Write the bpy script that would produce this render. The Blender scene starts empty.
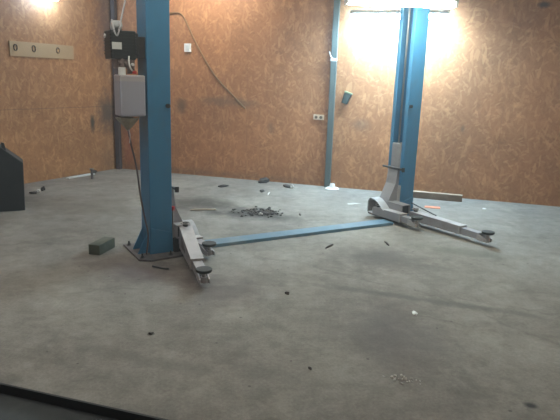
import bpy, bmesh, math, random
from mathutils import Vector, Matrix
random.seed(7)
S = bpy.context.scene
COL = S.collection
pi = math.pi

# ------------------------------------------------------------------ helpers
def obj(name, bm, mat, parent=None, bevel=0.0, smooth=False):
    bmesh.ops.recalc_face_normals(bm, faces=bm.faces)
    me = bpy.data.meshes.new(name); bm.to_mesh(me); bm.free()
    if smooth:
        for p in me.polygons: p.use_smooth = True
    o = bpy.data.objects.new(name, me); COL.objects.link(o)
    me.materials.append(mat)
    if parent is not None: o.parent = parent
    if bevel:
        m = o.modifiers.new('bevel', 'BEVEL'); m.width = bevel; m.segments = 2; m.limit_method = 'ANGLE'
    return o

def tag(o, label, cat, group=None, kind=None):
    o['label'] = label; o['category'] = cat
    if group: o['group'] = group
    if kind: o['kind'] = kind
    return o

def struct(name, bm, mat, label, cat, bevel=0.0):
    o = obj(name, bm, mat, None, bevel); tag(o, label, cat, kind='structure'); return o

def empty(name, loc, rz, label, cat, group=None):
    o = bpy.data.objects.new(name, None); COL.objects.link(o)
    o.location = loc; o.rotation_euler = (0, 0, rz); o.empty_display_size = .1
    return tag(o, label, cat, group)

def B(): return bmesh.new()

def box(bm, x0, x1, y0, y1, z0, z1, M=None):
    vs = [bm.verts.new((x, y, z)) for x in (x0, x1) for y in (y0, y1) for z in (z0, z1)]
    for f in ((0,1,3,2),(4,6,7,5),(0,4,5,1),(2,3,7,6),(0,2,6,4),(1,5,7,3)):
        bm.faces.new([vs[i] for i in f])
    if M is not None: bmesh.ops.transform(bm, matrix=M, verts=vs)
    return vs

def prism(bm, poly, axis, a, b, M=None):
    """polygon (p,q) extruded along axis from a to b; axis 'x': (p,q)=(y,z), 'y': (x,z), 'z': (x,y)"""
    def mk(p, q, t): return {'x': (t, p, q), 'y': (p, t, q), 'z': (p, q, t)}[axis]
    v0 = [bm.verts.new(mk(p, q, a)) for p, q in poly]
    v1 = [bm.verts.new(mk(p, q, b)) for p, q in poly]
    n = len(poly)
    bm.faces.new(v0); bm.faces.new(v1[::-1])
    for i in range(n): bm.faces.new((v0[i], v0[(i+1) % n], v1[(i+1) % n], v1[i]))
    if M is not None: bmesh.ops.transform(bm, matrix=M, verts=v0 + v1)
    return v0 + v1

def cyl(bm, c, r, h, axis='z', n=20, r2=None):
    M = Matrix.Translation(c)
    if axis == 'x': M = M @ Matrix.Rotation(pi/2, 4, 'Y')
    if axis == 'y': M = M @ Matrix.Rotation(-pi/2, 4, 'X')
    M = M @ Matrix.Translation((0, 0, h/2))
    return bmesh.ops.create_cone(bm, cap_ends=True, segments=n, radius1=r, radius2=r if r2 is None else r2, depth=h, matrix=M)['verts']

def spline(pts, k=6):
    pts = [Vector(p) for p in pts]; out = []
    P = [pts[0]*2-pts[1]] + pts + [pts[-1]*2-pts[-2]]
    for i in range(1, len(P)-2):
        for j in range(k):
            t = j/k; a, b, c, d = P[i-1], P[i], P[i+1], P[i+2]
            out.append(.5*((2*b)+(c-a)*t+(2*a-5*b+4*c-d)*t*t+(3*b-a-3*c+d)*t**3))
    out.append(pts[-1]); return out

def tube(bm, pts, r, n=8, closed=False):
    pts = [Vector(p) for p in pts]; rings = []
    N = len(pts)
    for i, p in enumerate(pts):
        if closed: d = pts[(i+1) % N]-pts[i-1]
        else: d = pts[min(i+1, N-1)]-pts[max(i-1, 0)]
        d.normalize(); s = d.cross(Vector((0, 0, 1)))
        if s.length < .05: s = d.cross(Vector((1, 0, 0)))
        s.normalize(); t = d.cross(s)
        rings.append([bm.verts.new(p+(s*math.cos(q)+t*math.sin(q))*r) for q in [2*pi*j/n for j in range(n)]])
    rg = range(N) if closed else range(N-1)
    for i in rg:
        a, b = rings[i], rings[(i+1) % N]
        for j in range(n): bm.faces.new((a[j], a[(j+1) % n], b[(j+1) % n], b[j]))
    if not closed: bm.faces.new(rings[0][::-1]); bm.faces.new(rings[-1])

def lump(bm, c, sx, sy, sz, seed, rough=.35, sub=2):
    r = random.Random(seed)
    vs = bmesh.ops.create_icosphere(bm, subdivisions=sub, radius=1.0)['verts']
    a = r.random()*pi
    for v in vs:
        k = 1+rough*(r.random()-.5)*2
        x, y, z = v.co*k
        z = max(z, -.6)
        X = x*sx; Y = y*sy
        v.co = (c[0]+X*math.cos(a)-Y*math.sin(a), c[1]+X*math.sin(a)+Y*math.cos(a), c[2]+(z+.6)*sz)

# ------------------------------------------------------------------ materials
def new_mat(name):
    m = bpy.data.materials.new(name); m.use_nodes = True
    nt = m.node_tree; b = nt.nodes['Principled BSDF']; return m, nt, b
def N(nt, t, **kw):
    n = nt.nodes.new(t)
    for k, v in kw.items():
        if k.startswith('i_'): n.inputs[k[2:].replace('_', ' ')].default_value = v
        else: setattr(n, k, v)
    return n
def ramp(nt, stops, interp='LINEAR'):
    r = nt.nodes.new('ShaderNodeValToRGB'); r.color_ramp.interpolation = interp
    e = r.color_ramp.elements
    while len(e) < len(stops): e.new(.5)
    for i, (p, c) in enumerate(stops):
        e[i].position = p; e[i].color = (c[0], c[1], c[2], 1) if isinstance(c, (tuple, list)) else (c, c, c, 1)
    return r
def mix(nt, a, b, fac, mode='MIX'):
    m = nt.nodes.new('ShaderNodeMix'); m.data_type = 'RGBA'; m.blend_type = mode
    for s, x in ((0, fac), (6, a), (7, b)):
        if hasattr(x, 'links'): nt.links.new(x, m.inputs[s])
        elif isinstance(x, (int, float)): m.inputs[s].default_value = x if s == 0 else (x, x, x, 1)
        else: m.inputs[s].default_value = (x[0], x[1], x[2], 1)
    return m.outputs[2]
def math_n(nt, op, a, b=0.0, c=0.0, clamp=False):
    m = nt.nodes.new('ShaderNodeMath'); m.operation = op; m.use_clamp = clamp
    for s, x in enumerate((a, b, c)):
        if hasattr(x, 'links'): nt.links.new(x, m.inputs[s])
        else: m.inputs[s].default_value = x
    return m.outputs[0]

def simple(name, col, rough=.5, metal=0.0, var=.15, scale=14.0, dirt=None, dirt_amt=0.0, bump=0.0):
    m, nt, b = new_mat(name)
    tc = N(nt, 'ShaderNodeTexCoord')
    nz = N(nt, 'ShaderNodeTexNoise', i_Scale=scale, i_Detail=5.0); nt.links.new(tc.outputs['Object'], nz.inputs['Vector'])
    c = mix(nt, [x*(1-var) for x in col], [min(1, x*(1+var)) for x in col], nz.outputs['Fac'])
    if dirt:
        n2 = N(nt, 'ShaderNodeTexNoise', i_Scale=scale*.45, i_Detail=8.0, i_Roughness=.7); nt.links.new(tc.outputs['Object'], n2.inputs['Vector'])
        r = ramp(nt, [(.5, 0.0), (.72, dirt_amt)]); nt.links.new(n2.outputs['Fac'], r.inputs[0])
        c = mix(nt, c, dirt, r.outputs[0])
    nt.links.new(c, b.inputs['Base Color'])
    b.inputs['Roughness'].default_value = rough; b.inputs['Metallic'].default_value = metal
    if bump:
        bp = N(nt, 'ShaderNodeBump', i_Strength=bump, i_Distance=.01); nt.links.new(nz.outputs['Fac'], bp.inputs['Height'])
        nt.links.new(bp.outputs['Normal'], b.inputs['Normal'])
    return m

def blob_mask(nt, P, cx, cz, rx, rz, ca=1.0, sa=0.0, wob=.5, wn=None):
    """soft irregular mask for stains and dark patches in the (x, z) plane of a wall or (x, y) of a floor (P gives the two outputs)"""
    x = math_n(nt, 'SUBTRACT', P[0], cx); z = math_n(nt, 'SUBTRACT', P[1], cz)
    xr = math_n(nt, 'ADD', math_n(nt, 'MULTIPLY', x, ca/rx), math_n(nt, 'MULTIPLY', z, sa/rx))
    zr = math_n(nt, 'SUBTRACT', math_n(nt, 'MULTIPLY', z, ca/rz), math_n(nt, 'MULTIPLY', x, sa/rz))
    d = math_n(nt, 'SQRT', math_n(nt, 'ADD', math_n(nt, 'MULTIPLY', xr, xr), math_n(nt, 'MULTIPLY', zr, zr)))
    if wn is not None: d = math_n(nt, 'ADD', d, math_n(nt, 'MULTIPLY', math_n(nt, 'SUBTRACT', wn, .5), wob*4))
    return math_n(nt, 'SUBTRACT', 1.35, d, clamp=True)

def osb_mat(name, tint, stains, joint0=0.0, hz_=None):
    m, nt, b = new_mat(name)
    tc = N(nt, 'ShaderNodeTexCoord')
    base = None; hgt = None
    dark = (.285*tint[0], .140*tint[1], .060*tint[2]); mid = (.39*tint[0], .200*tint[1], .090*tint[2]); light = (.66*tint[0], .42*tint[1], .22*tint[2])
    nz = N(nt, 'ShaderNodeTexNoise', i_Scale=2.2, i_Detail=6.0, i_Roughness=.65); nt.links.new(tc.outputs['Object'], nz.inputs['Vector'])
    wr = N(nt, 'ShaderNodeTexNoise', i_Scale=11.0, i_Detail=5.0, i_Roughness=.7); nt.links.new(tc.outputs['Object'], wr.inputs['Vector'])
    warp = nt.nodes.new('ShaderNodeVectorMath'); warp.operation = 'MULTIPLY_ADD'
    nt.links.new(wr.outputs['Color'], warp.inputs[0]); warp.inputs[1].default_value = (.03, .03, .03); nt.links.new(tc.outputs['Object'], warp.inputs[2])
    r0 = ramp(nt, [(.3, dark), (.55, mid), (.8, mid)]); nt.links.new(nz.outputs['Fac'], r0.inputs[0])
    base = r0.outputs[0]
    for k, (ang, L, W, thr) in enumerate(((12, .10, .030, .60), (78, .09, .026, .58), (125, .075, .022, .68), (48, .10, .026, .70), (-30, .06, .02, .74), (95, .13, .035, .72))):
        mp = N(nt, 'ShaderNodeMapping'); mp.vector_type = 'TEXTURE'
        mp.inputs['Rotation'].default_value = (0, math.radians(ang), 0)
        mp.inputs['Scale'].default_value = (L, 50.0, W); mp.inputs['Location'].default_value = (k*3.7, 0, k*1.3)
        nt.links.new(warp.outputs[0], mp.inputs['Vector'])
        vo = N(nt, 'ShaderNodeTexVoronoi'); vo.inputs['Scale'].default_value = 1.0; vo.inputs['Randomness'].default_value = 1.0
        nt.links.new(mp.outputs[0], vo.inputs['Vector'])
        sp = N(nt, 'ShaderNodeSeparateColor'); nt.links.new(vo.outputs['Color'], sp.inputs[0])
        msk = ramp(nt, [(thr, 0.0), (thr+.06, .48)]); nt.links.new(sp.outputs[0], msk.inputs[0])
        cr = ramp(nt, [(0.0, dark), (.30, mid), (.72, [mid[i]*.8+light[i]*.2 for i in range(3)]), (.86, [mid[i]*.4+light[i]*.6 for i in range(3)]), (1.0, light)]); nt.links.new(sp.outputs[1], cr.inputs[0])
        base = mix(nt, base, cr.outputs[0], msk.outputs[0])
    # broad unevenness of the boards
    n3 = N(nt, 'ShaderNodeTexNoise', i_Scale=.7, i_Detail=3.0); nt.links.new(tc.outputs['Object'], n3.inputs['Vector'])
    r3 = ramp(nt, [(.3, .72), (.7, 1.0)]); nt.links.new(n3.outputs['Fac'], r3.inputs[0])
    base = mix(nt, base, r3.outputs[0], 1.0, 'MULTIPLY')
    sx = N(nt, 'ShaderNodeSeparateXYZ'); nt.links.new(tc.outputs['Object'], sx.inputs[0])
    P = (sx.outputs[0], sx.outputs[2])
    # sheet joints every 1.25 m
    fr = math_n(nt, 'FRACT', math_n(nt, 'MULTIPLY_ADD', sx.outputs[0], 1/1.25, joint0))
    jd = math_n(nt, 'ABSOLUTE', math_n(nt, 'SUBTRACT', fr, .5))
    jm = math_n(nt, 'LESS_THAN', jd, .0022)
    base = mix(nt, base, (.17, .085, .045), math_n(nt, 'MULTIPLY', jm, .4))
    if hz_:
        hm = math_n(nt, 'LESS_THAN', math_n(nt, 'ABSOLUTE', math_n(nt, 'SUBTRACT', sx.outputs[2], hz_)), .006)
        base = mix(nt, base, (.13, .07, .04), math_n(nt, 'MULTIPLY', hm, .55))
    sn = N(nt, 'ShaderNodeTexNoise', i_Scale=7.0, i_Detail=6.0, i_Roughness=.7); nt.links.new(tc.outputs['Object'], sn.inputs['Vector'])
    for (cx, cz, rx, rz, col, amt) in stains:
        k = blob_mask(nt, P, cx, cz, rx, rz, wob=.45, wn=sn.outputs['Fac'])
        base = mix(nt, base, col, math_n(nt, 'MULTIPLY', k, amt))
    nt.links.new(base, b.inputs['Base Color'])
    b.inputs['Roughness'].default_value = .62
    return m

M_osb_back = osb_mat('osb_back', (.92, .78, .68), [
    (1.22, 1.12, .09, .13, (.07, .045, .03), .75), (1.98, 1.22, .42, .08, (.13, .08, .05), .6), (2.35, 1.2, .2, .06, (.12, .08, .05), .4),
    (4.15, .98, .14, .08, (.12, .08, .06), .45), (6.45, 2.66, .08, .04, (.03, .02, .02), .9), (2.75, .85, .05, .09, (.1, .07, .05), .4),
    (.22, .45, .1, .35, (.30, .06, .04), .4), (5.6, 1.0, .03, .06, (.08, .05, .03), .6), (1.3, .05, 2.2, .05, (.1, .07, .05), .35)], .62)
M_osb_left = osb_mat('osb_left', (.90, .84, .74), [
    (.52, .80, .045, .13, (.02, .02, .015), .95), (.20, .95, .22, .32, (.04, .03, .025), .85), (.15, 2.5, .22, .8, (.06, .05, .06), .6),  # tall entry darkens the upper wall beside the corner
    (.2, .2, .15, .3, (.10, .06, .04), .4)], .2, 1.062)

def floor_mat():
    m, nt, b = new_mat('worn_concrete')
    tc = N(nt, 'ShaderNodeTexCoord'); V = tc.outputs['Object']
    def noise(s, d=6.0, r=.6, dist=0.0):
        n = N(nt, 'ShaderNodeTexNoise', i_Scale=s, i_Detail=d, i_Roughness=r, i_Distortion=dist); nt.links.new(V, n.inputs['Vector']); return n.outputs['Fac']
    a = ramp(nt, [(.28, (.165, .148, .132)), (.5, (.235, .222, .198)), (.72, (.32, .305, .272))]); nt.links.new(noise(1.0, 10, .70, .15), a.inputs[0])
    c = a.outputs[0]
    f = ramp(nt, [(.3, .74), (.7, 1.12)]); nt.links.new(noise(7, 9, .78), f.inputs[0]); c = mix(nt, c, f.outputs[0], 1.0, 'MULTIPLY')
    f = ramp(nt, [(.35, .88), (.65, 1.08)]); nt.links.new(noise(55, 3, .7), f.inputs[0]); c = mix(nt, c, f.outputs[0], 1.0, 'MULTIPLY')
    # pale dust patches
    f = ramp(nt, [(.52, 0.0), (.68, .55)]); nt.links.new(noise(1.9, 10, .74, .2), f.inputs[0]); c = mix(nt, c, (.35, .335, .29), f.outputs[0])
    # oily dark patches
    f = ramp(nt, [(.54, 0.0), (.68, .6)]); nt.links.new(noise(1.25, 10, .72, .3), f.inputs[0]); c = mix(nt, c, (.10, .092, .080), f.outputs[0])
    sx = N(nt, 'ShaderNodeSeparateXYZ'); nt.links.new(V, sx.inputs[0]); P = (sx.outputs[0], sx.outputs[1])
    wn = noise(2.6, 7, .7)
    S_ = [(-1.0, 6.9, .55, .35, .55, (.07, .062, .05)), (-.35, 6.45, .55, .25, .6, (.06, .055, .05)), (-.18, 6.53, .16, .12, .8, (.05, .045, .04)), (1.0, 4.9, .45, .3, .38, (.09, .08, .08)),
          (-1.1, 4.35, .55, .22, .5, (.10, .075, .075)), (-.45, 3.95, .3, .3, .35, (.11, .09, .09)), (-2.6, 6.6, .8, .5, .3, (.12, .10, .08)),  # first entry: purple-brown patch in front of the left column base
          (1.85, 5.2, .5, .12, .3, (.11, .11, .09)), (.75, 3.3, .35, .35, .3, (.11, .10, .10)), (1.332, 2.545, .03, .025, .8, (.05, .05, .05)),
          (-.79, 3.205, .018, .018, 1.0, (.03, .03, .03)), (1.2, 3.9, .8, .05, .35, (.09, .085, .085)), (-.8, 2.9, .5, .06, .25, (.12, .11, .1))]
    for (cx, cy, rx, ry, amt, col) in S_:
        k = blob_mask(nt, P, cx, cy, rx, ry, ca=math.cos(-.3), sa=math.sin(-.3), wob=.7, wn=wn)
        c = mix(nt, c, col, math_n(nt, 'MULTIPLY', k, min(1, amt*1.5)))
    # sweeping scrape / tyre marks
    wv = noise(1.3, 4, .6)
    for (cx, cy, R, w, amt) in ((-1.5, 1.2, 3.9, .03, .35), (.2, -1.5, 5.6, .022, .28), (3.5, 7.5, 4.6, .025, .25)):
        dx = math_n(nt, 'SUBTRACT', P[0], cx); dy = math_n(nt, 'SUBTRACT', P[1], cy)
        d = math_n(nt, 'SQRT', math_n(nt, 'ADD', math_n(nt, 'MULTIPLY', dx, dx), math_n(nt, 'MULTIPLY', dy, dy)))
        d = math_n(nt, 'ADD', d, math_n(nt, 'MULTIPLY', wv, .5))
        e = math_n(nt, 'ABSOLUTE', math_n(nt, 'SUBTRACT', d, R+.25))
        k = math_n(nt, 'SUBTRACT', 1.0, math_n(nt, 'DIVIDE', e, w), clamp=True)
        k = math_n(nt, 'MULTIPLY', k, math_n(nt, 'MULTIPLY', math_n(nt, 'SUBTRACT', wn, .38, clamp=True), 5*amt))
        c = mix(nt, c, (.07, .065, .06), math_n(nt, 'MINIMUM', k, .7))
    # specks of grit
    vo = N(nt, 'ShaderNodeTexVoronoi'); vo.inputs['Scale'].default_value = 9.0; nt.links.new(V, vo.inputs['Vector'])
    sp = math_n(nt, 'LESS_THAN', vo.outputs['Distance'], .09)
    sc = N(nt, 'ShaderNodeSeparateColor'); nt.links.new(vo.outputs['Color'], sc.inputs[0])
    sp = math_n(nt, 'MULTIPLY', sp, math_n(nt, 'GREATER_THAN', sc.outputs[0], .72))
    c = mix(nt, c, (.08, .075, .07), math_n(nt, 'MULTIPLY', sp, .7))
    nt.links.new(c, b.inputs['Base Color'])
    b.inputs['Roughness'].default_value = .85; b.inputs['Specular IOR Level'].default_value = .08
    bp = N(nt, 'ShaderNodeBump', i_Strength=.35, i_Distance=.01); nt.links.new(noise(14, 8, .7), bp.inputs['Height']); nt.links.new(bp.outputs['Normal'], b.inputs['Normal'])
    return m
M_floor = floor_mat()

M_blue = simple('blue_paint', (.045, .185, .340), .42, 0, .10, 6, (.09, .14, .17), .5)
M_bluestrip = simple('blue_strip_paint', (.085, .17, .23), .5, 0, .2, 7, (.22, .25, .25), .7)
M_grey = simple('grey_paint', (.27, .27, .285), .45, 0, .12, 10, (.17, .15, .135), .6)
M_greyl = simple('pale_grey_paint', (.36, .355, .36), .5, 0, .12, 14, (.22, .19, .17), .5)
M_dirt = simple('greasy_steel', (.095, .085, .085), .55, .2, .4, 18, (.2, .17, .15), .6)
M_black = simple('black_plastic', (.018, .024, .026), .4, 0, .3, 10)
M_rubber = simple('black_rubber', (.022, .024, .022), .75, 0, .35, 25, (.1, .1, .09), .4)
M_steel = simple('bare_steel', (.35, .34, .33), .35, .9, .2, 20)
M_dsteel = simple('dark_steel', (.05, .05, .05), .45, .5, .3, 20)
M_post = simple('grey_green_paint', (.062, .085, .082), .5, 0, .15, 8)
M_cpost = simple('dark_brown_steel', (.055, .04, .038), .6, 0, .3, 6, (.15, .05, .03), .5)
M_white = simple('white_plastic', (.75, .76, .75), .4, 0, .04, 8)
M_sticker = simple('white_sticker', (.62, .66, .66), .5, 0, .08, 20)
M_beige = simple('beige_plastic', (.55, .44, .32), .45, 0, .08, 8)
M_red = simple('red_plastic', (.45, .03, .03), .4, 0, .1, 8)
M_wood = simple('dusty_timber', (.17, .12, .08), .75, 0, .3, 9, (.36, .30, .24), .5)
M_wtop = simple('pale_timber', (.42, .34, .26), .75, 0, .25, 12)
M_block = simple('green_black_block', (.050, .058, .036), .7, 0, .35, 16, (.10, .11, .09), .5)
M_panel = simple('dark_slate_steel', (.018, .024, .026), .55, .1, .35, 4, (.05, .055, .055), .5)
M_plate = simple('pale_board', (.36, .26, .145), .65, 0, .12, 5, (.32, .24, .15), .5)
M_ring = simple('brown_ring', (.10, .065, .04), .7)
M_cable = simple('brown_cable', (.20, .11, .045), .6, 0, .2)
M_dcable = simple('dark_hose', (.075, .06, .065), .5, 0, .2)
M_gcable = simple('grey_cable', (.38, .38, .40), .5)
M_char = simple('dark_rubbish', (.045, .038, .034), .85, 0, .6, 30)
M_pale = simple('pale_rubbish', (.5, .49, .46), .7, 0, .3, 30)
M_orange = simple('orange_card', (.62, .22, .12), .7, 0, .15, 30)
M_ceil = simple('ceiling_paint', (.45, .44, .42), .8)
M_pouch = simple('dark_green_cloth', (.012, .020, .015), .8, 0, .3, 20)
M_edge = simple('black_edge_strip', (.012, .014, .014), .6, .2, .4, 12)
M_apron = simple('blue_grey_concrete', (.048, .057, .060), .85, 0, .35, 9, (.10, .11, .11), .6)

def tank_mat():
    m, nt, b = new_mat('cloudy_plastic')
    b.inputs['Base Color'].default_value = (.50, .53, .62, 1); b.inputs['Roughness'].default_value = .35
    b.inputs['Subsurface Weight'].default_value = .0
    tc = N(nt, 'ShaderNodeTexCoord'); sx = N(nt, 'ShaderNodeSeparateXYZ'); nt.links.new(tc.outputs['Object'], sx.inputs[0])
    r = ramp(nt, [(.0, (.33, .35, .42)), (.90, (.31, .33, .39)), (.915, (.38, .38, .39)), (1.0, (.36, .35, .37))])
    k = math_n(nt, 'MULTIPLY', math_n(nt, 'SUBTRACT', sx.outputs[2], 1.24), 1/.33); nt.links.new(k, r.inputs[0])
    nt.links.new(r.outputs[0], b.inputs['Base Color'])
    return m
M_tank = tank_mat()
M_drip = simple('dirty_clear_plastic', (.33, .30, .22), .4, 0, .4, 20, (.08, .06, .04), .7)

def emit(name, col, st):
    m = bpy.data.materials.new(name); m.use_nodes = True; nt = m.node_tree
    nt.nodes.clear(); e = nt.nodes.new('ShaderNodeEmission'); o = nt.nodes.new('ShaderNodeOutputMaterial')
    e.inputs[0].default_value = (*col, 1); e.inputs[1].default_value = st; nt.links.new(e.outputs[0], o.inputs[0]); return m

# ------------------------------------------------------------------ the room
CX, CY = -2.832, 9.42                       # far corner
bd = Vector((.9612, -.2759)); ld = Vector((-.4804, -.8771))
HC = 3.15                                   # ceiling height
def bw(s, off=0.0, z=0.0):                  # a point on the back wall, off = distance into the room
    return Vector((CX+bd.x*s-(.2759)*off, CY+bd.y*s-.9612*off, z))
def lw(s, off=0.0, z=0.0):
    return Vector((CX+ld.x*s+.8771*off, CY+ld.y*s-.4804*off, z))
RB = math.atan2(bd.y, bd.x); RL = math.atan2(ld.y, ld.x)

b_ = B(); box(b_, -.12, 8.4, 0, .12, 0, HC)
w = struct('wall_back', b_, M_osb_back, 'back wall clad in orange-brown strand board sheets', 'wall'); w.location = (CX, CY, 0); w.rotation_euler = (0, 0, RB)
b_ = B(); box(b_, 0, 9.2, -.12, 0, 0, HC)
w = struct('wall_left', b_, M_osb_left, 'left wall clad in strand board, running towards the viewer', 'wall'); w.location = (CX, CY, 0); w.rotation_euler = (0, 0, RL)
pe = bw(8.4)
b_ = B(); box(b_, 0, 9.4, 0, .12, 0, HC)
w = struct('wall_right', b_, M_osb_back, 'right wall clad in strand board, outside the picture', 'wall'); w.location = (pe.x, pe.y, 0); w.rotation_euler = (0, 0, RB-pi/2)
ps = lw(9.2); pt_ = pe+Vector((-.2759, -.9612, 0))*9.4
b_ = B(); box(b_, 0, (pt_-ps).length, -.12, 0, -.2, HC)
w = struct('wall_rear', b_, M_osb_back, 'rear wall clad in strand board behind the viewer', 'wall'); w.location = (ps.x, ps.y, 0); w.rotation_euler = (0, 0, math.atan2(pt_.y-ps.y, pt_.x-ps.x))
b_ = B()
le = lw(9.2); re = pe+Vector((-.2759, -.9612, 0))*9.4
cpoly = [(CX-.1, CY+.15), (pe.x+.2, pe.y+.1), (re.x+.2, re.y), (le.x-.2, le.y)]
prism(b_, cpoly, 'z', HC, HC+.1)
struct('ceiling', b_, M_ceil, 'plain ceiling above the workshop', 'ceiling')
# raised floor slab, its near edge cut along the black strip
E0 = Vector((-1.41, 2.578)); E1 = Vector((-.513, 2.322)); ed = (E1-E0).normalized()
pA = E0-ed*5; pB = E0+ed*9
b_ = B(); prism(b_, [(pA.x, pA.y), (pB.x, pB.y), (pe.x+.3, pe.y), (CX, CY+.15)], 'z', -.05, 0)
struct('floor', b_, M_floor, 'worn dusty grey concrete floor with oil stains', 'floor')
nrm = Vector((ed.y, -ed.x))                 # towards the camera
b_ = B()
prism(b_, [(pA.x, pA.y), (pB.x, pB.y), (pB.x+nrm.x*.012, pB.y+nrm.y*.012), (pA.x+nrm.x*.012, pA.y+nrm.y*.012)], 'z', -.052, .002)
struct('trim_1', b_, M_edge, 'black strip along the near edge of the raised floor', 'trim')  # black face on the step of the floor edge
b_ = B()
q = nrm*.012
prism(b_, [(pA.x+q.x, pA.y+q.y), (pB.x+q.x, pB.y+q.y), (pB.x+nrm.x*5, pB.y+nrm.y*5), (pA.x+nrm.x*5, pA.y+nrm.y*5)], 'z', -.15, -.05)
o = struct('floor_apron', b_, M_apron, 'lower blue-grey concrete in front of the floor edge', 'floor')
# steel posts in and on the walls
b_ = B(); box(b_, 0.0, .075, -.075, -.0, 0, HC); o = struct('trim_2', b_, M_cpost, 'dark steel post in the far corner of the walls', 'post', .004)
o.location = (CX+.015, CY-.02, 0); o.rotation_euler = (0, 0, RB)
b_ = B(); box(b_, 3.66, 3.745, -.065, 0, 0, HC); o = struct('trim_3', b_, M_post, 'grey-green square steel post on the back wall', 'post', .004)
o.location = (CX, CY, 0); o.rotation_euler = (0, 0, RB)

# ------------------------------------------------------------------ things on the walls
def wall_box(name, s0, s1, z0, z1, d, mat, wall='b', parent=None, off=0.0, bevel=.003, tilt=0.0, local=False):
    """box on a wall; if parent given, coordinates are relative to the parent's own origin"""
    b = B(); box(b, s0, s1, -off-d, -off, z0, z1) if wall == 'b' else box(b, s0, s1, off, off+d, z0, z1)
    return obj(name, b, mat, parent, bevel)
def on_back(name, s, z, label, cat, tilt=0.0):
    e = empty(name, bw(s, 0, z), RB, label, cat); e.rotation_euler = (0, tilt, RB); return e
def on_left(name, s, z, label, cat):
    return empty(name, lw(s, 0, z), RL, label, cat)

t = on_back('light_switch', 1.345, 2.03, 'white square switch box on the back wall beside the left lift column', 'switch')
wall_box('housing', -.055, .055, -.065, .065, .035, M_white, 'b', t); wall_box('rocker', -.03, .03, -.04, .04, .008, M_sticker, 'b', t, .035)
t = on_back('wall_socket', 3.51, 1.055, 'beige double socket low on the back wall left of the grey-green post', 'socket')
wall_box('housing', -.08, .08, -.038, .038, .03, M_beige, 'b', t)
for dx in (-.037, .037):
    b = B(); cyl(b, (dx, -.033, 0), .023, .006, 'y', 16); obj('outlet', b, M_ring, t)
t = on_back('hanging_pouch', 3.925, 1.37, 'small dark green pouch hanging tilted on the wall right of the grey-green post', 'pouch', math.radians(18))
b = B(); prism(b, [(-.05, -.10), (.04, -.10), (.055, .06), (-.055, .06)], 'y', -.06, -.004); obj('bag', b, M_pouch, t, .012)
b = B(); box(b, -.06, .062, -.064, -.002, .055, .078); obj('flap', b, simple('pale_green_edge', (.15, .19, .11), .7), t, .006)
t = on_back('wire_tie', 3.70, 1.90, 'white wire tie wrapped round the grey-green post', 'tie')
b = B(); box(b, -.046, .052, -.075, -.064, -.02, .02); obj('band', b, M_white, t, .003)
b = B(); tube(b, spline([(.0, -.078, .01), (-.03, -.09, .035), (-.05, -.095, .08), (-.06, -.09, .11)]), .008); obj('loose_end', b, M_white, t)
# long brown cable
pts = [(.80, 2.50), (1.033, 2.54), (1.155, 2.555), (1.235, 2.535), (1.31, 2.44), (1.496, 2.09), (1.804, 1.626), (2.146, 1.30), (2.33, 1.13)]
b = B(); tube(b, spline([bw(s, .02, z) for s, z in pts]), .0125)
tag(obj('wall_cable', b, M_cable, None, 0, True), 'brown cable drooping down the back wall from behind the left lift column', 'cable')
# pale board with rings on the left wall (its own nails) 
t = on_left('wall_plank', .84, 1.89, 'pale flat plank fixed on the left wall with three dark rings', 'plank')
wall_box('board', 0, 1.075, -.108, .092, .018, M_plate, 'l', t, 0, .002)
for sx_, rr in ((.99, .036), (.70, .036), (.29, .033)):
    b = B(); tube(b, [(sx_+rr*.72*math.cos(a), .022, .01+rr*1.15*math.sin(a)) for a in [2*pi*i/20 for i in range(20)]], .008, 6, True); obj('ring', b, M_ring, t)

# ------------------------------------------------------------------ the lift
TH = math.radians(31)
W, D = .205, .265
AL = (-1.155, 4.746); AR = (1.440, 6.467)
HT = 2.95

def bar(bm, p, q, w, z0p, z1p, z0q, z1q, w2=None):
    """a tapered box from p to q (plan), width w, bottom/top at each end"""
    p = Vector(p); q = Vector(q); d = (q-p).normalized(); n = Vector((-d.y, d.x)); w2 = w if w2 is None else w2
    vs = []
    for P, ww, z0, z1 in ((p, w, z0p, z1p), (q, w2, z0q, z1q)):
        for s in (-1, 1):
            for z in (z0, z1): vs.append(bm.verts.new((P.x+n.x*s*ww/2, P.y+n.y*s*ww/2, z)))
    for f in ((0,1,3,2),(4,6,7,5),(0,4,5,1),(2,3,7,6),(0,2,6,4),(1,5,7,3)): bm.faces.new([vs[i] for i in f])

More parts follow.
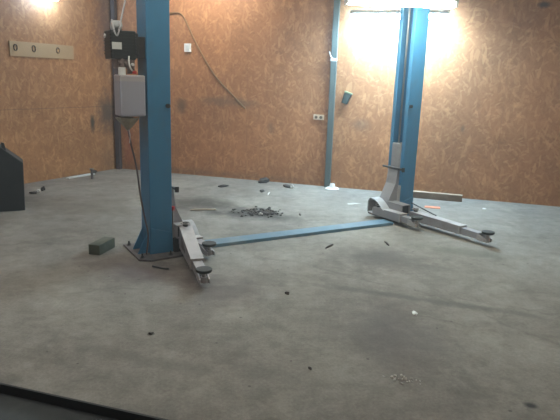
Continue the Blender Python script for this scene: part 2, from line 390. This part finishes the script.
def lift_post(side, loc, label, arms):
    root = empty('lift_post', (loc[0], loc[1], 0), TH, label, 'car lift', 'the two columns of the car lift')
    X = (lambda m: W+m) if side == 'L' else (lambda m: -m)     # m: 0 at the open face, + towards the other post
    def bx(bm, m0, m1, y0, y1, z0, z1):
        a, c = X(m0), X(m1); return box(bm, min(a, c), max(a, c), y0, y1, z0, z1)
    # column: folded C section with lips
    t = .009; lip = .055
    prof = [(0, 0), (0, lip), (-.012, lip), (-.012, t), (-W+t, t), (-W+t, D-t), (-.012, D-t), (-.012, D-lip), (0, D-lip), (0, D), (-W, D), (-W, 0)]
    b = B(); prism(b, [(X(m), y) for m, y in prof], 'z', .018, HT); obj('column', b, M_blue, root, .006)
    b = B(); bx(b, -W-.01, .012, -.01, D+.01, HT, HT+.012); obj('cap', b, M_blue, root, .003)
    # base plate, bolts, gussets
    b = B(); prism(b, [(X(m), y) for m, y in [(-W-.14, -.10), (-W-.05, -.165), (.16, -.13), (.16, D+.12), (-W-.14, D+.14)]], 'z', 0, .018)
    obj('base_plate', b, M_dirt, root, .003)
    for m, y in ((-W-.10, -.07), (-W-.10, D+.09), (-.05, -.09), (-.05, D+.08), (.1, -.08)):
        b = B(); cyl(b, (X(m), y, .018), .022, .005, 'z', 16); cyl(b, (X(m), y, .023), .013, .012, 'z', 6); cyl(b, (X(m), y, .035), .007, .022, 'z', 10); obj('anchor_bolt', b, M_dsteel, root)
    for y in (.045, D-.06):
        b = B(); prism(b, [(X(-W), .018), (X(-W-.105), .018), (X(-W-.09), .05), (X(-W), .24)], 'y', y, y+.012); obj('gusset', b, M_blue, root, .002)
    for y in (-.008, D-.0):
        b = B(); prism(b, [(X(-W-.01), .018), (X(.004), .018), (X(-.004), .20), (X(-W+.004), .26)], 'y', y, y+.008); obj('gusset', b, M_blue, root, .002)
    # carriage: slider in the channel
    b = B(); bx(b, -.14, .006, D/2-.078, D/2+.078, .10, .90); sl = obj('carriage', b, M_grey, root, .006)
    b = B()
    for y in (D/2-.085, D/2+.073):
        prism(b, [(X(.006), .60), (X(.03), .60), (X(.045), .42), (X(.14), .22), (X(.14), .14), (X(.006), .14)], 'y', y, y+.012)
    prism(b, [(X(.02), .62), (X(.03), .62), (X(.055), .42), (X(.155), .20), (X(.145), .20), (X(.045), .41)], 'y', D/2-.085, D/2+.085)
    obj('brace', b, M_grey, sl, .002)
    # stop bar across the opening
    b = B(); tube(b, [(X(.032), -.04, .605), (X(.032), D+.05, .605)], .013, 10); bx(b, .016, .048, -.05, -.03, .58, .63); obj('stop_bar', b, M_dsteel, root)
    b = B(); cyl(b, (X(-.03), -.03, 1.34), .018, .03, 'y', 10); obj('cable_stop', b, M_dsteel, root)
    b = B(); tube(b, [(X(-.05), D/2+.03, .9), (X(-.05), D/2+.03, HT-.1)], .012, 8); obj('chain', b, M_steel, root)
    # yoke: open ended box tube under the carriage
    b = B()
    y0, y1 = (-.07 if side == 'L' else -.20), (D+.07 if side == 'L' else D+.02); z0, z1 = (.155, .275) if side == 'L' else (.105, .22)
    for a in ((.02, .15, z0, z0+.01), (.02, .15, z1-.01, z1), (.02, .03, z0, z1), (.14, .15, z0, z1)): bx(b, a[0], a[1], y0, y1, a[2], a[3])
    bx(b, .03, .14, y0+.03, y1-.03, z0+.01, z1-.01)
    obj('yoke', b, M_grey, root, .002)
    b = B(); bx(b, .028, .142, y0+.02, y0+.031, z0+.008, z1-.008); obj('yoke_end_shade', b, M_rubber, root)  # black sheet painting the shade inside the open tube end
    # foot guard arching over the far end
    arc = [(.475, .06), (.475, .19), (.455, .225), (.42, .242), (.36, .238), (.30, .212), (.24, .170), (.20, .135)]
    inn = [(.188, .128), (.23, .158), (.29, .198), (.357, .224), (.415, .228), (.445, .213), (.462, .185), (.462, .06)]
    arc = [(y-.20, z) for y, z in arc]; inn = [(y-.20, z) for y, z in inn]
    b = B(); prism(b, arc+inn, 'x', X(.155), X(.27)); obj('foot_guard', b, M_greyl, root)
    if side == 'L':
      b = B(); cyl(b, (X(.012), .02, .40), .017, .02, 'z', 12); cyl(b, (X(.012), .02, .42), .02, .018, 'z', 12); obj('release_knob', b, M_red, root)
    b = B(); bx(b, .008, .016, -.0, .05, .10, .41); obj('release_plate', b, M_greyl, root, .002)
    if side == 'L':
        b = B(); bx(b, .002, .045, -.045, .0, .02, .15); bx(b, .045, .07, -.04, -.005, .02, .09); obj('rubber_stop', b, M_rubber, root, .004)
    # arms
    for (pv, pd, split, hs) in arms:
        P = Vector((X(pv[0]), pv[1])); Q = Vector((X(pd[0]), pd[1])); d = (Q-P).normalized(); n = Vector((-d.y, d.x)); L = (Q-P).length
        zb, zt = hs
        b = B()
        bar(b, P-d*.05, P+d*(L*split), .112, zb+.005, zt, zb, .138, .105)
        if zt > .25:                        # flat dark plate on the raised heel paints its pocket's shade
            pass
        a = obj('swing_arm', b, M_grey, root, .004)
        if zt > .25:
            b = B(); n_ = n if (P+n*.1).x < P.x else -n
            prism(b, [(.10, .10), (.10, .21), (.30, .125), (.30, .10)], 'y', 0, .003, Matrix.Translation((P.x+n_.x*.0555, P.y+n_.y*.0555, 0)) @ Matrix.Rotation(math.atan2(d.y, d.x), 4, 'Z'))
            obj('pocket_shade', b, M_dirt, a)
        if side == 'R' and pd[1] < -1:
            b = B(); q0 = P-d*.02; q1 = P+d*.26; tube(b, [(X(-.015), -.175, .235), (q1.x+n.x*.05, q1.y+n.y*.05, .155)], .008); obj('brace_rod', b, M_dsteel, a)
        b = B(); bar(b, P+d*.0, P+d*(L*split+.012), .118, zt-.002, zt+.004, .137, .143, .108); bar(b, P+d*(L*split-.012), P+d*(L*split+.006), .116, .05, .144, .05, .144); obj('top_plate', b, M_greyl, a, .001)
        b = B(); bar(b, P+d*(L*split-.05), P+d*(L-.075), .082, .055, .128, .052, .120); obj('extension_tube', b, M_grey, a, .004)
        b = B()
        for s in (-1, 1):
            c0 = P+d*(L-.10)+n*s*.036; c1 = P+d*(L+.03)+n*s*.036; bar(b, c0, c1, .012, .045, .115, .04, .075)
        cyl(b, (Q.x, Q.y, .04), .027, .05, 'z', 16)
        obj('arm_fork', b, M_greyl, a, .002)
        b = B(); cyl(b, (Q.x, Q.y, .085), .017, .045, 'z', 14); obj('pad_screw', b, M_steel, a)
        b = B(); cyl(b, (Q.x, Q.y, .128), .056, .010, 'z', 28, .064); cyl(b, (Q.x, Q.y, .138), .064, .016, 'z', 28); obj('lifting_pad', b, M_rubber, a, .003)
        b = B(); cyl(b, (P.x, P.y, zb-.005), .024, zt-zb+.045, 'z', 16); obj('pivot_pin', b, M_dsteel, a, .002)
        b = B(); tube(b, [(P.x+.042*math.cos(q), P.y+.042*math.sin(q), zt+.03) for q in [2*pi*i/18 for i in range(18)]], .006, 6, True); obj('pin_ring', b, M_steel, a)
    return root, X

postL, XL = lift_post('L', AL, 'blue lift column carrying the pump unit, nearer the viewer on the left',
    [((.10, -.07), (-.075, -.915), .66, (.05, .265)), ((.19, D+.05), (.235, -.30), .62, (.04, .135))])
postR, XR = lift_post('R', AR, 'blue lift column on the right, its open channel and grey carriage in view',
    [((.0, -.27), (-.067, -1.24), .68, (.05, .150)), ((.21, D-.13), (.18, -.478), .66, (.04, .135))])

# blue cover strip between the posts
p0 = Vector((-.86, 5.03)); p1 = Vector((1.27, 6.235)); dd = (p1-p0); L = dd.length
b = B(); prism(b, [(-.09, 0), (.09, 0), (.085, .032), (-.085, .032)], 'x', 0, L)
o = obj('cover_strip', b, M_bluestrip, None, .002); o.location = (p0.x, p0.y, 0); o.rotation_euler = (0, 0, math.atan2(dd.y, dd.x))
tag(o, 'long blue floor cover strip running between the two lift columns', 'cover strip')

# ------------------------------------------------------------------ power unit on the left post
pu = empty('hydraulic_pump_unit', (AL[0], AL[1], 0), TH, 'black electric pump unit with cloudy plastic tank on the left lift column', 'pump')
b = B(); prism(b, [(-.29, .02), (-.28, .0), (-.09, .0), (-.08, .02), (-.08, .20), (-.10, .23), (-.27, .23), (-.29, .21)], 'z', 1.715, 1.94)
obj('motor_housing', b, M_black, pu, .008)
b = B()
for i in range(7):
    z = 1.755+i*.026; box(b, -.293, -.078, -.004, .232, z, z+.008)
obj('cooling_fins', b, M_black, pu)
b = B(); box(b, -.11, -.06, .02, .17, 1.76, 1.925); box(b, -.07, 0, .03, .16, 1.73, 1.90); obj('mounting_bracket', b, M_dsteel, pu, .004)
b = B(); cyl(b, (-.265, .08, 1.98), .040, .085, 'x', 18); obj('capacitor', b, simple('light_grey_cap', (.40, .42, .44), .5), pu, .008)
b = B(); box(b, -.283, -.205, -.008, -.0045, 1.79, 1.845); obj('sticker', b, M_sticker, pu)
b = B(); cyl(b, (-.30, .17, 1.90), .017, .02, 'x', 12); obj('cable_gland', b, M_white, pu)
b = B(); box(b, -.235, -.09, .03, .17, 1.64, 1.735); cyl(b, (-.12, .05, 1.60), .03, .12, 'z', 14); cyl(b, (-.20, .02, 1.65), .02, .07, 'z', 12)
cyl(b, (-.17, -.01, 1.68), .014, .05, 'y', 10); cyl(b, (-.22, -.005, 1.69), .012, .04, 'y', 10)
vb = obj('valve_block', b, simple('dull_metal', (.22, .18, .17), .5, .4, .5, 30, (.06, .05, .05), .8), pu, .003)
b = B(); cyl(b, (-.115, .0, 1.675), .013, .035, 'y', 10); obj('valve_knob', b, M_white, vb)
b = B(); cyl(b, (-.10, .035, 1.60), .023, .025, 'z', 14); obj('tank_cap', b, M_red, pu, .003)
b = B(); box(b, -.232, -.018, -.012, .185, 1.25, 1.59); tk = obj('tank', b, M_tank, pu, .012)
b = B(); cyl(b, (-.20, .03, 1.575), .03, .075, 'z', 14); obj('filler_neck', b, M_sticker, tk, .004)
# drip catcher hung under the tank
b = B()
r1 = [(-.235, .0), (-.16, -.025), (-.06, .01), (-.07, .10), (-.15, .17), (-.25, .12)]
v0 = [b.verts.new((x, y, 1.245-.012*(i % 2))) for i, (x, y) in enumerate(r1)]
v1 = [b.verts.new((-.155+(x+.155)*.55, .07+(y-.07)*.55, 1.185)) for x, y in r1]
v2 = [b.verts.new((-.155+(x+.155)*.08, .07+(y-.07)*.08, 1.125)) for x, y in r1]
for A_, B_2 in ((v0, v1), (v1, v2)):
    for i in range(6): b.faces.new((A_[i], A_[(i+1) % 6], B_2[(i+1) % 6], B_2[i]))
b.faces.new(v2); b.faces.new(v0)
obj('drip_funnel', b, M_drip, pu, .003)
b = B(); tube(b, spline([(-.155, .06, 1.13), (-.135, .05, 1.0), (-.10, .03, .80), (-.075, .02, .55), (-.045, .01, .36), (-.022, .0, .22), (-.03, -.01, .12), (-.05, -.03, .03)]), .008); obj('return_hose', b, M_dcable, pu, 0, True)
b = B(); tube(b, spline([(-.15, .055, 1.14), (-.145, .045, 1.08), (-.15, .05, 1.02)]), .005); obj('drip_wire', b, M_gcable, pu, 0, True)
b = B(); tube(b, spline([(-.15, -.01, 1.74), (-.155, -.02, 1.70), (-.145, -.02, 1.65), (-.115, .02, 1.625)]), .007); obj('white_lead', b, M_white, pu, 0, True)
b = B(); tube(b, spline([(-.10, .06, HT-.2), (-.125, .05, 2.4), (-.15, .04, 2.2), (-.20, .0, 2.03), (-.235, -.012, 1.90), (-.26, .0, 1.93), (-.27, .03, 2.02)]), .007); obj('supply_lead', b, M_gcable, pu, 0, True)

# ------------------------------------------------------------------ lamps
def strip_lamp(name, loc, rz, L, label, strength, col, ntube=2, hang=True):
    t = empty(name, loc, rz, label, 'lamp')
    b = B(); prism(b, [(-.10, .03), (-.05, .075), (.05, .075), (.10, .03), (.095, .025), (-.095, .025)], 'x', -L/2, L/2); obj('housing', b, M_white, t, .003)
    for k in range(ntube):
        y = (k-(ntube-1)/2)*.09
        b = B(); cyl(b, (-L/2+.03, y, -.005), .022, L-.06, 'x', 14); obj('tube', b, emit('tube_light', col, strength), t, 0, True)
    for s in (-1, 1):
        b = B(); box(b, s*(L/2-.015)-.012, s*(L/2-.015)+.012, -.09, .09, -.03, .04); obj('end_cap', b, M_white, t, .003)
        if hang:
            b = B(); tube(b, [(s*L*.35, 0, .07), (s*L*.35, 0, HC-loc[2])], .004, 6); obj('hanging_wire', b, M_steel, t)
    return t
LAMP = (1.10, .1)
strip_lamp('strip_lamp', (1.17, 6.02, 2.40), math.radians(2), 1.15, 'glaring white twin-tube lamp added in front of the top of the right lift column', 115, (.92, 1.0, .90))  # added lamp that whitens the top of the column
q_ = bw(4.62, .36, 2.47)
strip_lamp('strip_lamp', q_, RB, 1.3, 'glaring white twin-tube lamp close to the back wall, behind the right column', 400, (.60, .88, 1.1))
t = empty('bulb_lamp', lw(1.29, .22, 2.62), 0, 'glaring white bulb hanging by the left wall above the pale plank', 'lamp')
b = B(); bmesh.ops.create_uvsphere(b, u_segments=18, v_segments=12, radius=.055); obj('bulb', b, emit('bulb_light', (.66, .88, 1.15), 240), t, 0, True)
b = B(); cyl(b, (0, 0, .05), .024, .07, 'z', 14); obj('holder', b, M_white, t, .003)
b = B(); tube(b, [(0, 0, .11), (0, 0, HC-2.62)], .005, 6); obj('cord', b, M_white, t)
# further unseen tubes on the ceiling, above and behind the viewer
strip_lamp('strip_lamp', bw(1.75, .75, HC-.08), RB, 1.2, 'twin-tube lamp on the ceiling by the back wall, above the drooping cable', 75, (1.0, .96, .84), 2, False)
for (x, y), where, st, cc in (((-.9, 3.6), 'above the left column', 34, (1.0, .94, .78)), ((2.3, 3.9), 'to the right of the viewer', 28, (1.0, .94, .78)), ((-3.3, 3.3), 'near the left wall, left of the viewer', 52, (1.0, .95, .92)), ((2.2, .4), 'right of the viewer, near the rear', 25, (1.0, .95, .92))):
    strip_lamp('strip_lamp', (x, y, HC-.08), .1, 1.5, 'added twin-tube fill lamp on the ceiling '+where, st, cc, 2, False)  # lamps added out of view as fill light

# ------------------------------------------------------------------ loose things on the floor
# dark chamfered steel thing at the left edge
e = empty('steel_ramp', (-2.985, 6.26, 0), math.radians(25.7), 'dark slate steel ramp box with a slanted corner at the left edge, near the wall', 'ramp')
b = B(); prism(b, [(-.75, 0), (-.005, 0), (.012, .56), (-.215, .75), (-.75, .75)], 'y', 0, .30); obj('body', b, M_panel, e, .008)
b = B(); prism(b, [(-.20, .72), (-.15, .68), (-.17, .79), (-.205, .80)], 'y', .02, .05); obj('lug', b, M_dsteel, e, .004)
# timber block
bp_ = Vector((-1.655, 4.715)); a_ = math.atan2(.235, .04)
b = B(); box(b, -.055, .055, 0, .27, 0, .094)
o = obj('timber_block', b, M_block, None, .004); o.location = (-1.662, 4.72, 0); o.rotation_euler = (0, 0, math.radians(-13))
tag(o, 'short dark green-black timber block on the floor left of the left lift column', 'block')
# plank by the back wall
e = empty('timber_plank', (2.56, 7.60, 0), RB+pi, 'long pale-topped timber plank lying along the back wall behind the right column', 'plank')
b = B(); box(b, 0, .85, -.03, .03, 0, .085); obj('body', b, M_wood, e, .002)
b = B(); box(b, 0, .85, -.032, .034, .085, .096); obj('top_layer', b, M_wtop, e, .001)

def debris(name, x, y, sx, sy, sz, mat, label, cat, seed, rough=.35, z=0.0):
    b = B(); lump(b, (0, 0, 0), sx, sy, sz, seed, rough); o = obj(name, b, mat); o.location = (x, y, z); tag(o, label, cat); return o
debris('rag', -.857, 8.10, .09, .04, .02, M_char, 'small dark crumpled rag on the floor left of the rag against the back wall', 'rag', 3)
debris('rag', -.279, 8.52, .10, .05, .05, M_char, 'dark crumpled rag lying right against the foot of the back wall', 'rag', 4)
debris('rag', .10, 8.24, .10, .045, .02, M_char, 'dark crumpled rag with a white scrap, left of the grey-green post', 'rag', 5)
debris('paper_scrap', .17, 8.14, .035, .025, .035, M_pale, 'white scrap crumpled beside the dark rag left of the post', 'scrap', 6)
debris('clod', -.269, 7.80, .04, .03, .02, M_char, 'small dark clod in front of the rag at the wall', 'clod', 8)
debris('splinter', -.17, 7.68, .12, .012, .012, M_pale, 'thin pale splinter on the floor beside the small clod', 'splinter', 9, .1)
e = empty('white_holder', bw(3.80, .13), RB, 'white plastic holder on the floor at the foot of the grey-green post', 'holder')
b = B(); cyl(b, (0, 0, 0), .11, .02, 'z', 20, .08); obj('rim', b, M_white, e, .003)
b = B(); cyl(b, (0, 0, .02), .05, .055, 'z', 16, .035); obj('cup', b, M_white, e, .003)
# stick
b = B(); tube(b, [(-.15, -.03, .01), (0, .004, .014), (.15, .035, .01)], .010, 6); o = obj('stick', b, M_wtop); o.location = (-.94, 6.55, 0); tag(o, 'thin pale stick on the dirty floor left of the rubbish heap', 'stick')
# heap
b = B(); r = random.Random(11)
for i in range(300):
    a = r.random()*2*pi; q = abs(r.gauss(0, .5)); k = r.uniform(.003, .011)
    if i % 3 == 0: k *= 1.4
    lump(b, (q*.24*math.cos(a), q*.24*math.sin(a), 0), k*1.9, k, k*.9, i, .4, 1)
for i in range(22):
    k = r.uniform(.004, .01); lump(b, (-.22+r.uniform(-.2, .1), r.uniform(-.05, .13), 0), k*3, k, k, i+200, .4, 1)
o = obj('rubbish_heap', b, M_char); o.location = (-.20, 6.53, 0); tag(o, 'scattered heap of dark burnt crumbs and chips in the middle of the floor', 'rubbish', kind='stuff')
debris('foil_scrap', -.235, 6.44, .03, .022, .018, M_pale, 'crumpled silvery scrap at the front of the dark rubbish heap', 'scrap', 21)
b = B(); box(b, -.10, .10, -.055, .055, 0, .008); o = obj('orange_card', b, M_orange, None, .002); o.location = (2.03, 7.16, 0); o.rotation_euler = (0, 0, -.25)
tag(o, 'flat orange piece of card on the floor right of the right column', 'card')
debris('paper_scrap', 2.725, 7.178, .025, .02, .008, M_white, 'tiny white scrap on the floor far right, below the strand board wall', 'scrap', 31)
debris('paper_scrap', .98, 7.20, .09, .03, .008, M_pale, 'pale flat scrap on the floor left of the right column', 'scrap', 32)
debris('paper_scrap', .99, 3.657, .028, .018, .010, M_white, 'small white scrap on the open floor right of centre', 'scrap', 33)
debris('splinter', .245, 6.50, .05, .012, .01, M_char, 'small dark splinter right of the rubbish heap', 'splinter', 34, .2)
debris('splinter', 1.10, 5.38, .08, .01, .012, M_char, 'dark splinter on the floor in front of the blue strip near the right column', 'splinter', 35, .2)
debris('splinter', .50, 5.22, .09, .012, .01, M_char, 'dark splinter on the floor in front of the middle of the blue strip', 'splinter', 36, .2)
debris('clod', .076, 3.95, .022, .016, .012, M_char, 'small dark clod on the open floor in front of the strip', 'clod', 37)
debris('clod', .202, 2.838, .014, .010, .008, M_char, 'tiny dark clod on the floor nearest the viewer', 'clod', 38)
debris('clod', -.79, 3.205, .016, .013, .008, M_char, 'tiny dark clod on the floor below the left column', 'clod', 39)
b = B()
for i in range(26):
    k = r.uniform(.003, .007); lump(b, (r.gauss(0, .045), r.gauss(0, .028), 0), k*1.5, k, k, i+400, .4, 1)
o = obj('white_crumbs', b, M_pale); o.location = (.70, 2.753, 0); tag(o, 'sprinkle of white crumbs on the near floor', 'crumbs', kind='stuff')
# twig near left base
b = B(); tube(b, spline([(-.05, .03, .01), (0, 0, .012), (.06, -.02, .01), (.10, -.025, .012)]), .008, 6); o = obj('bent_nail', b, M_dsteel); o.location = (-1.02, 4.42, 0)
tag(o, 'dark bent nail on the floor in front of the left base plate', 'nail')
# by the left wall
e = empty('short_pipe', (-2.918, 8.36, 0), 0, 'short upright metal pipe stub by the foot of the left wall', 'pipe')
b = B(); cyl(b, (0, 0, 0), .020, .15, 'z', 14); obj('body', b, M_dirt, e, .002)
b = B(); cyl(b, (0, 0, .15), .035, .014, 'z', 16); obj('rim', b, M_steel, e, .002)
b = B(); box(b, -.26, .26, -.03, .03, 0, .02); o = obj('metal_strip', b, M_sticker, None, .001); o.location = lw(.93, .14); o.rotation_euler = (0, 0, RL)
tag(o, 'pale flat metal strip on the floor along the left wall', 'strip')
debris('rag', *lw(.60, .07)[:2], .05, .04, .03, M_char, 'small dark rag between the metal strip and the pipe stub', 'rag', 41)
debris('clod', -3.265, 7.40, .04, .03, .035, M_char, 'dark clod near the left wall beside a pale scrap', 'clod', 42)
debris('clod', -3.30, 7.16, .045, .03, .018, M_char, 'low dark clod just right of the dark slate ramp', 'clod', 43)
debris('paper_scrap', -3.26, 7.24, .04, .03, .03, M_pale, 'pale scrap between two dark clods near the left wall', 'scrap', 44)

# ------------------------------------------------------------------ world, camera, colour
wd = bpy.data.worlds.new('daylight'); S.world = wd; wd.use_nodes = True
wn = wd.node_tree; wn.nodes['Background'].inputs[0].default_value = (.80, .86, 1.0, 1); wn.nodes['Background'].inputs[1].default_value = .3
# thin haze added to imitate a soft glow around the lamps
vs_ = wn.nodes.new('ShaderNodeVolumeScatter'); vs_.inputs['Density'].default_value = .011; vs_.inputs['Anisotropy'].default_value = .4
vs_.inputs['Color'].default_value = (.92, .97, 1, 1)
wn.links.new(vs_.outputs[0], wn.nodes['World Output'].inputs['Volume'])

p = math.atan2(131, 550); a = math.atan2(79, 2309)
F = Vector((0, math.cos(p), -math.sin(p))); R = Vector((1, 0, 0)); U = R.cross(F)
r_ = R*math.cos(a)+U*math.sin(a); u_ = -R*math.sin(a)+U*math.cos(a); bk = -F
cam = bpy.data.cameras.new('camera'); co = bpy.data.objects.new('camera', cam); COL.objects.link(co)
co.matrix_world = Matrix(((r_.x, u_.x, bk.x, 0), (r_.y, u_.y, bk.y, 0), (r_.z, u_.z, bk.z, 1.6), (0, 0, 0, 1)))
cam.sensor_width = 36; cam.lens = 550/560*36; cam.clip_end = 100
S.camera = co
vs = S.view_settings
S.display_settings.display_device = 'sRGB'
vs.view_transform = 'Standard'; vs.look = 'None'; vs.exposure = 0.13; vs.gamma = 1.0; vs.use_curve_mapping = False
S.cycles.use_denoising = True
S.cycles.max_bounces = 6; S.cycles.volume_bounces = 0
